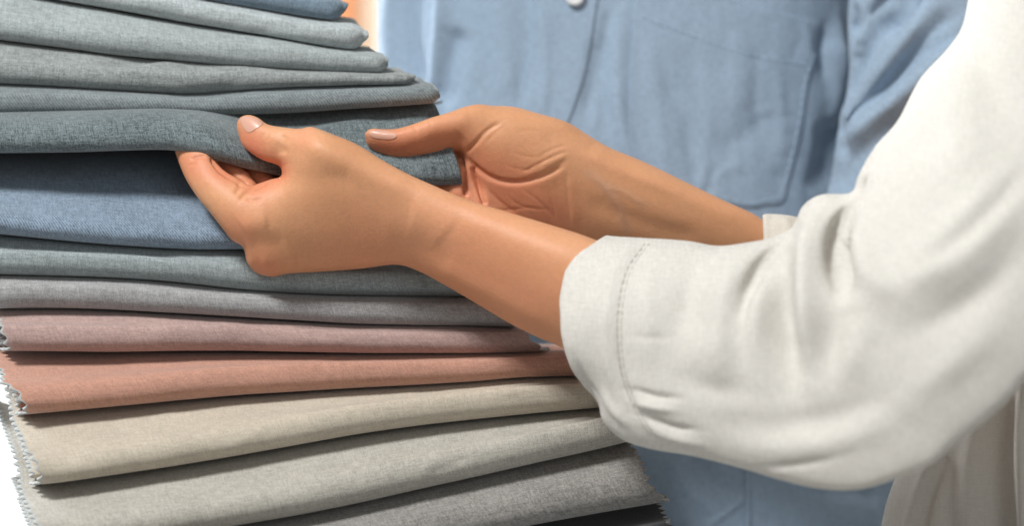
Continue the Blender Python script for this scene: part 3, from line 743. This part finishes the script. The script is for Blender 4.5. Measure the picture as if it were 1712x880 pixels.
cx = np.interp(G.y, cutp[:, 0], cutp[:, 1]); kx = np.ones(5)/5; cx = np.convolve(np.pad(cx, 2, mode='edge'), kx, 'valid')
cut = ((cx[None, :, None]-G.x[:, None, None])/np.sqrt(1+np.gradient(cx, G.y)**2)[None, :, None]).astype(np.float32)
D = np.maximum(D, cut)
G.add(D)
front = smf-np.sqrt(np.maximum(_kh, 0))
def fr(x, y, off, r_): return (x, y, float(front[int((x-G.x[0])/G.st), int((y-G.y[0])/G.st)])+off, r_)
G.carve([fr(1440, 312, -4, 13), fr(1424, 338, -2, 17), fr(1404, 366, 0, 15), fr(1394, 400, 2, 13), fr(1392, 436, -2, 11), fr(1398, 476, -9, 9)], 16)
G.carve([fr(1328, 372, -6, 9), fr(1300, 404, -2, 12), fr(1272, 440, -1, 12), fr(1252, 480, -4, 10), fr(1240, 520, -9, 8)], 14)
V, f = G.mesh(6)
fs = [
  ([(1436, 318), (1412, 345), (1396, 385), (1398, 430), (1420, 520)], 24, -34, .4), ([(1392, 320), (1366, 370), (1350, 440), (1346, 530), (1352, 640)], 24, 26, .4),
  ([(1430, 360), (1432, 410), (1458, 460), (1510, 500)], 26, 14, .5), ([(1318, 380), (1284, 425), (1248, 490), (1235, 540)], 18, -16, .4), ([(1322, 400), (1308, 480), (1314, 570), (1336, 690)], 26, -30, .45),
  ([(1262, 405), (1230, 450), (1206, 540), (1206, 680)], 28, 18, .4), ([(1296, 400), (1278, 470), (1264, 560), (1270, 640)], 18, 14, .5), ([(1176, 405), (1152, 470), (1140, 560), (1150, 620)], 24, -12, .5), ([(1404, 450), (1390, 560), (1398, 680)], 26, -13, .5),
  ([(1420, 490), (1500, 476), (1590, 420), (1660, 350), (1740, 260)], 40, 18, .4), ([(1500, 460), (1580, 420), (1650, 360), (1740, 260)], 20, -16, .45), ([(1460, 580), (1560, 540), (1650, 480), (1740, 380)], 26, -9, .5), ([(1440, 520), (1420, 600), (1370, 680)], 30, 9, .5),
  ([(1240, 786), (1310, 780), (1370, 772), (1430, 756)], 7, -4, .5), ([(1180, 735), (1300, 752), (1420, 735), (1520, 690)], 22, 7, .5), ([(1180, 700), (1300, 712), (1420, 690), (1540, 630)], 22, -6, .5),
  ([(1040, 652), (1068, 655), (1100, 664), (1150, 668)], 5, -6, .4), ([(1052, 690), (1085, 700), (1130, 716), (1180, 722)], 6, -7, .4), ([(1046, 670), (1085, 680), (1140, 690)], 6, 6, .4), ([(1070, 706), (1120, 732), (1190, 748)], 7, 5, .4), ([(958, 590), (978, 636), (1012, 676)], 5, -5, .4), ([(1000, 640), (1026, 685), (1062, 722)], 8, 7, .4),
  ([(1080, 404), (1050, 450), (1035, 510), (1033, 570), (1041, 630), (1066, 694)], 5, -4, .05), ([(1060, 402), (1030, 450), (1016, 510), (1013, 570), (1022, 635), (1044, 700)], 6, 3, .05),
  ([(1100, 402), (1085, 480), (1088, 580), (1100, 640)], 16, 5, .4), ([(1120, 500), (1160, 580), (1240, 620)], 26, 5, .5), ([(1110, 620), (1180, 648), (1280, 660)], 20, -6, .5), ([(1060, 440), (1100, 446), (1150, 450)], 6, -2, .5), ([(1040, 560), (1090, 566), (1140, 560)], 6, -2, .5), ([(975, 440), (985, 520), (985, 600)], 12, 2.5, .5),
  ([(1480, 290), (1550, 230), (1640, 190)], 40, -8, .5), ([(1540, 130), (1590, 220), (1640, 340)], 44, 8, .5), ([(1480, 680), (1580, 620), (1700, 520)], 30, 8, .5), ([(1620, 60), (1660, 160), (1720, 240)], 30, -7, .5)]
V = sculpt(V, f, fs, 0.0)
V[:, 2] += noise3(V*[1, 1, .4], 240, 11, 3)*3.2
Nn = outward(V, f); V += Nn*(noise3(V, 90, 5, 3)*.5)[:, None]
sleeve = sub("sleeve", V, f, M_linen, shirt, pb, uv=px_uv(V)); bs1 = bvh_of(V, f)
for off in (0, 7):
    pth = on_surface(bs1, [(1078+off, 408), (1048+off, 452), (1034+off, 510), (1032+off, 570), (1040+off, 630), (1064+off, 690), (1084+off, 725)], 14, .7)
    V, f = dashes(pth, 1.1); sub("seam", V, f, M_linen_thread, shirt, pb)
# far sleeve
G = Grid(1240, 1800, 300, 720, 20, 420, 5)
D, _, _ = G.inflate([(1240, 352), (1276, 357), (1310, 359), (1340, 365), (1420, 388), (1600, 420), (1700, 520), (1600, 660), (1400, 600), (1290, 520), (1240, 490)], k=[(0, 0, 1.0)], mid=[(1275, 420, 188), (1500, 500, 260), (1300, 430, 205)][:1], n=6)
cut = ((1275-G.x)[:, None, None]+0*G.y[None, :, None]+((G.y-362)*.03)[None, :, None]).astype(np.float32)
G.add(np.maximum(D, cut)); V, f = G.mesh(1)
V = sculpt(V, f, [([(1290, 350), (1288, 390), (1290, 440)], 4, -2, .05), ([(1310, 362), (1318, 390), (1300, 420)], 8, 4)])
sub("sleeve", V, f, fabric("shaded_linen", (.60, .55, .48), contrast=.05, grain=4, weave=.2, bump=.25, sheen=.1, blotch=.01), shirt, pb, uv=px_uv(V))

# ------------------------------------------------------------------ person in the blue shirt
pa = empty("person", P(np.array([1010., 3000., 850.])))
tag(pa, "person in a blue chambray shirt with a chest pocket standing behind the hands", "person")
cxx, aa, bb, dc = 1042, 412, 300, 880
ys = np.arange(-140, 1080, 4.5); ph = np.concatenate([np.linspace(-1.75, 1.75, 300), np.linspace(1.80, 2*math.pi-1.80, 60)])
PH, YS = np.meshgrid(ph, ys, indexing='ij')
wid = 1+.00032*np.maximum(YS-350, 0)
V = np.stack([cxx+aa*wid*np.sign(np.sin(PH))*np.abs(np.sin(PH))**.9, YS, dc-bb*np.sign(np.cos(PH))*np.abs(np.cos(PH))**.8-.10*(YS-300)*np.clip(np.cos(PH), 0, 1)], -1)
n0, n1 = len(ph), len(ys); I = np.arange(n0*n1).reshape(n0, n1); I2 = np.vstack([I, I[:1]])
f = np.stack([I2[:-1, :-1].ravel(), I2[:-1, 1:].ravel(), I2[1:, 1:].ravel(), I2[1:, :-1].ravel()], 1)
V = V.reshape(-1, 3)
if outward(V, f)[np.argmin(V[:, 2]), 2] > 0: f = f[:, ::-1]
fs = [([(665, -60), (655, 60), (668, 180)], 12, 14), ([(700, -60), (690, 60), (705, 160)], 12, -16), ([(742, -60), (735, 50), (722, 180)], 12, 16), ([(772, 40), (748, 110), (735, 180)], 20, -16),
      ([(820, -60), (840, 60), (850, 180)], 22, 6), ([(870, -60), (880, 60), (870, 190)], 14, -5), ([(1020, 0), (1010, 120), (1010, 240)], 10, -6), ([(1040, 0), (1035, 140), (1050, 280)], 12, 7),
      ([(1085, 60), (1100, 180), (1120, 290)], 14, 4), ([(1150, 60), (1160, 180), (1150, 280)], 18, -4), ([(1290, 180), (1240, 230), (1190, 260)], 20, -5), ([(1180, 330), (1190, 300), (1204, 275)], 4, -5), ([(1172, 312), (1205, 292), (1245, 272)], 4, 5), ([(1165, 330), (1172, 300), (1182, 270)], 5, 3.5),
      ([(1296, 190), (1316, 196), (1334, 192)], 4, -2.2, .4), ([(1290, 222), (1312, 228), (1332, 226)], 4, -2.2, .4), ([(1286, 256), (1306, 262), (1326, 262)], 4, -2, .4), ([(1284, 290), (1302, 296), (1320, 296)], 4, -1.8, .4), ([(1240, 210), (1270, 190), (1300, 182)], 9, 3, .4), ([(1335, 60), (1330, 85), (1322, 110)], 5, -3, .4), ([(1390, 60), (1402, 140), (1395, 220)], 14, 13), ([(1372, 200), (1378, 260), (1350, 330)], 18, -5), ([(1384, 20), (1376, 80), (1380, 150)], 11, -12, .4), ([(1402, 20), (1404, 90), (1408, 150)], 9, 9, .4), ([(1402, 150), (1398, 230), (1388, 300), (1372, 350)], 26, -18, .4), ([(1006, 40), (992, 130), (972, 220)], 15, -11, .3), ([(1030, 120), (1040, 220), (1075, 300)], 12, 6), ([(905, 0), (915, 120), (905, 200)], 10, 5), ([(1110, 120), (1150, 220), (1170, 320)], 12, -5), ([(1270, 60), (1262, 160), (1290, 260)], 14, -4), ([(1300, 120), (1310, 220), (1290, 300)], 12, 4), ([(1230, 40), (1240, 120), (1220, 200)], 22, 4),
      ([(1120, 760), (1150, 820), (1210, 870)], 10, 6), ([(1140, 740), (1190, 800), (1240, 830)], 12, -5), ([(1180, 885), (1225, 850), (1250, 828)], 5, 6), ([(1300, 830), (1400, 825), (1480, 835)], 14, -5)]
V = sculpt(V, f, fs, -.1)
V += outward(V, f)*(noise3(V*[1, .45, 1], 120, 21, 3)*3.4+noise3(V*[1, .35, 1], 42, 31, 3)*.8*np.clip(noise3(V, 260, 41, 1)+.4, 0, 1))[:, None]
shirtA = sub("shirt", V, f, M_denim, pa, pa, uv=V[:, :2]+np.stack([0*V[:, 2], 0*V[:, 2]], 1)); bA = bvh_of(V, f)
# hidden trunk inside
G = Grid(640, 1400, -100, 1040, 600, 1200, 16)
G.chain([(1012, -40, 900, 200), (1012, 950, 900, 240)], 10); Vt, ft = G.mesh(1)
sub("body", Vt, ft, M_skin, pa, pa, attrs={'red': np.zeros(len(Vt)), 'vein': np.zeros(len(Vt))})
# placket, pocket, seams, button
V, f = patch(bA, [(900, -100), (1004, -100), (994, 30), (978, 120), (957, 185), (935, 240), (900, 330), (810, 330), (855, 210), (882, 100), (896, 0)], 20, 160, 4.2, .04, 0, 6)
placket = sub("placket", V, f, M_denim, shirtA, pa, uv=V[:, :2])
pk = [(1076, -60), (1160, -28), (1225, -3), (1290, 17), (1364, 36), (1372, 46), (1366, 90), (1352, 140), (1344, 200), (1330, 265), (1318, 310), (1309, 338), (1280, 343), (1250, 347), (1190, 332), (1120, 300), (1062, 262), (1052, 180), (1058, 60)]
V, f = patch(bA, pk, 26, 220, 3.8, .02, 0, 4); sub("pocket", V, f, M_denim, shirtA, pa, uv=V[:, :2])
bP = bvh_of(V, [q for q in f])
for pl in ([(1072, 27), (1120, 45), (1167, 62), (1215, 80), (1258, 92), (1315, 103), (1348, 108)], [(1362, 90), (1346, 140), (1337, 200), (1323, 265), (1311, 310), (1303, 330), (1276, 336), (1250, 340), (1190, 325)], [(1348, 38), (1352, 60), (1356, 100)], [(1344, 40), (1346, 62), (1350, 98)]):
    t_ = on_surface(bP, pl, 12, .4); V, f = dashes(t_, 1.3); sub("stitching", V, f, M_denim_thread, shirtA, pa)
V, f = patch(bA, [(1246, 690), (1254, 690), (1254, 800), (1254, 930), (1246, 930), (1246, 800)], 6, 60, 5, .2, 0, 4); sub("seam", V, f, M_denim, shirtA, pa, uv=V[:, :2])
# button
bn = []; bf = []
for k, (r, h) in enumerate([(0, -6.5), (9, -6.5), (11.5, -7.5), (14.5, -7.2), (16, -5.2), (16, -2), (14, 2)]):
    for j in range(32): bn.append((961+r*math.cos(j*math.pi/16), -7+r*math.sin(j*math.pi/16), h))
hit = bA.ray_cast(Vector((961, 0, -3000)), Vector((0, 0, 1)))[0]
bn = np.array(bn); bn[:, 2] += hit[2]-10
for k in range(6):
    for j in range(32): bf.append((k*32+j, k*32+(j+1) % 32, (k+1)*32+(j+1) % 32, (k+1)*32+j))
sub("button", bn, bf, M_button, shirtA, pa)
# sleeve
G = Grid(1340, 1900, -140, 620, 250, 900, 5)
D, _m, _k = G.inflate([(1440, -120), (1424, -40), (1417, 40), (1420, 110), (1412, 180), (1402, 230), (1388, 300), (1378, 350), (1372, 480), (1400, 600), (1600, 600), (1760, 380), (1860, 100), (1880, -100), (1650, -130)], k=[(0, 0, .7)],
       mid=[(1400, 300, 560), (1600, 0, 540), (1500, 200, 540)][:1], n=6)
G.add(D); front = _m-np.sqrt(np.maximum(_k, 0))
def fr(x, y, off, r_): return (x, y, float(front[int((x-G.x[0])/G.st), int((y-G.y[0])/G.st)])+off, r_)
G.carve([fr(1428, 150, -6, 12), fr(1440, 110, 0, 17), fr(1462, 60, 2, 20), fr(1490, 10, 2, 20), fr(1520, -50, 0, 18)], 20)
G.carve([fr(1412, 240, -4, 10), fr(1424, 200, -2, 13), fr(1456, 158, -4, 15), fr(1506, 118, -5, 16), fr(1564, 86, -6, 15), fr(1630, 48, -8, 14)], 22)
G.carve([fr(1428, 20, -6, 9), fr(1426, 60, -3, 11), fr(1430, 100, -6, 9)], 12)
V, f = G.mesh(4)
V = sculpt(V, f, [([(1425, 60), (1452, 30), (1500, -20)], 13, -16), ([(1440, 100), (1436, 60), (1460, 20)], 10, 10), ([(1432, 200), (1480, 130), (1540, 60), (1620, 10)], 20, -20, .25), ([(1410, 225), (1450, 160), (1500, 90), (1560, 20)], 16, 30, .2),
      ([(1405, 260), (1470, 200), (1560, 120), (1640, 60)], 18, 30, .2), ([(1470, 60), (1510, 20), (1560, -40)], 14, -20), ([(1396, 330), (1440, 250), (1520, 190)], 20, -9)], -.1)
sub("sleeve", V, f, M_denim, shirtA, pa, uv=V[:, :2])
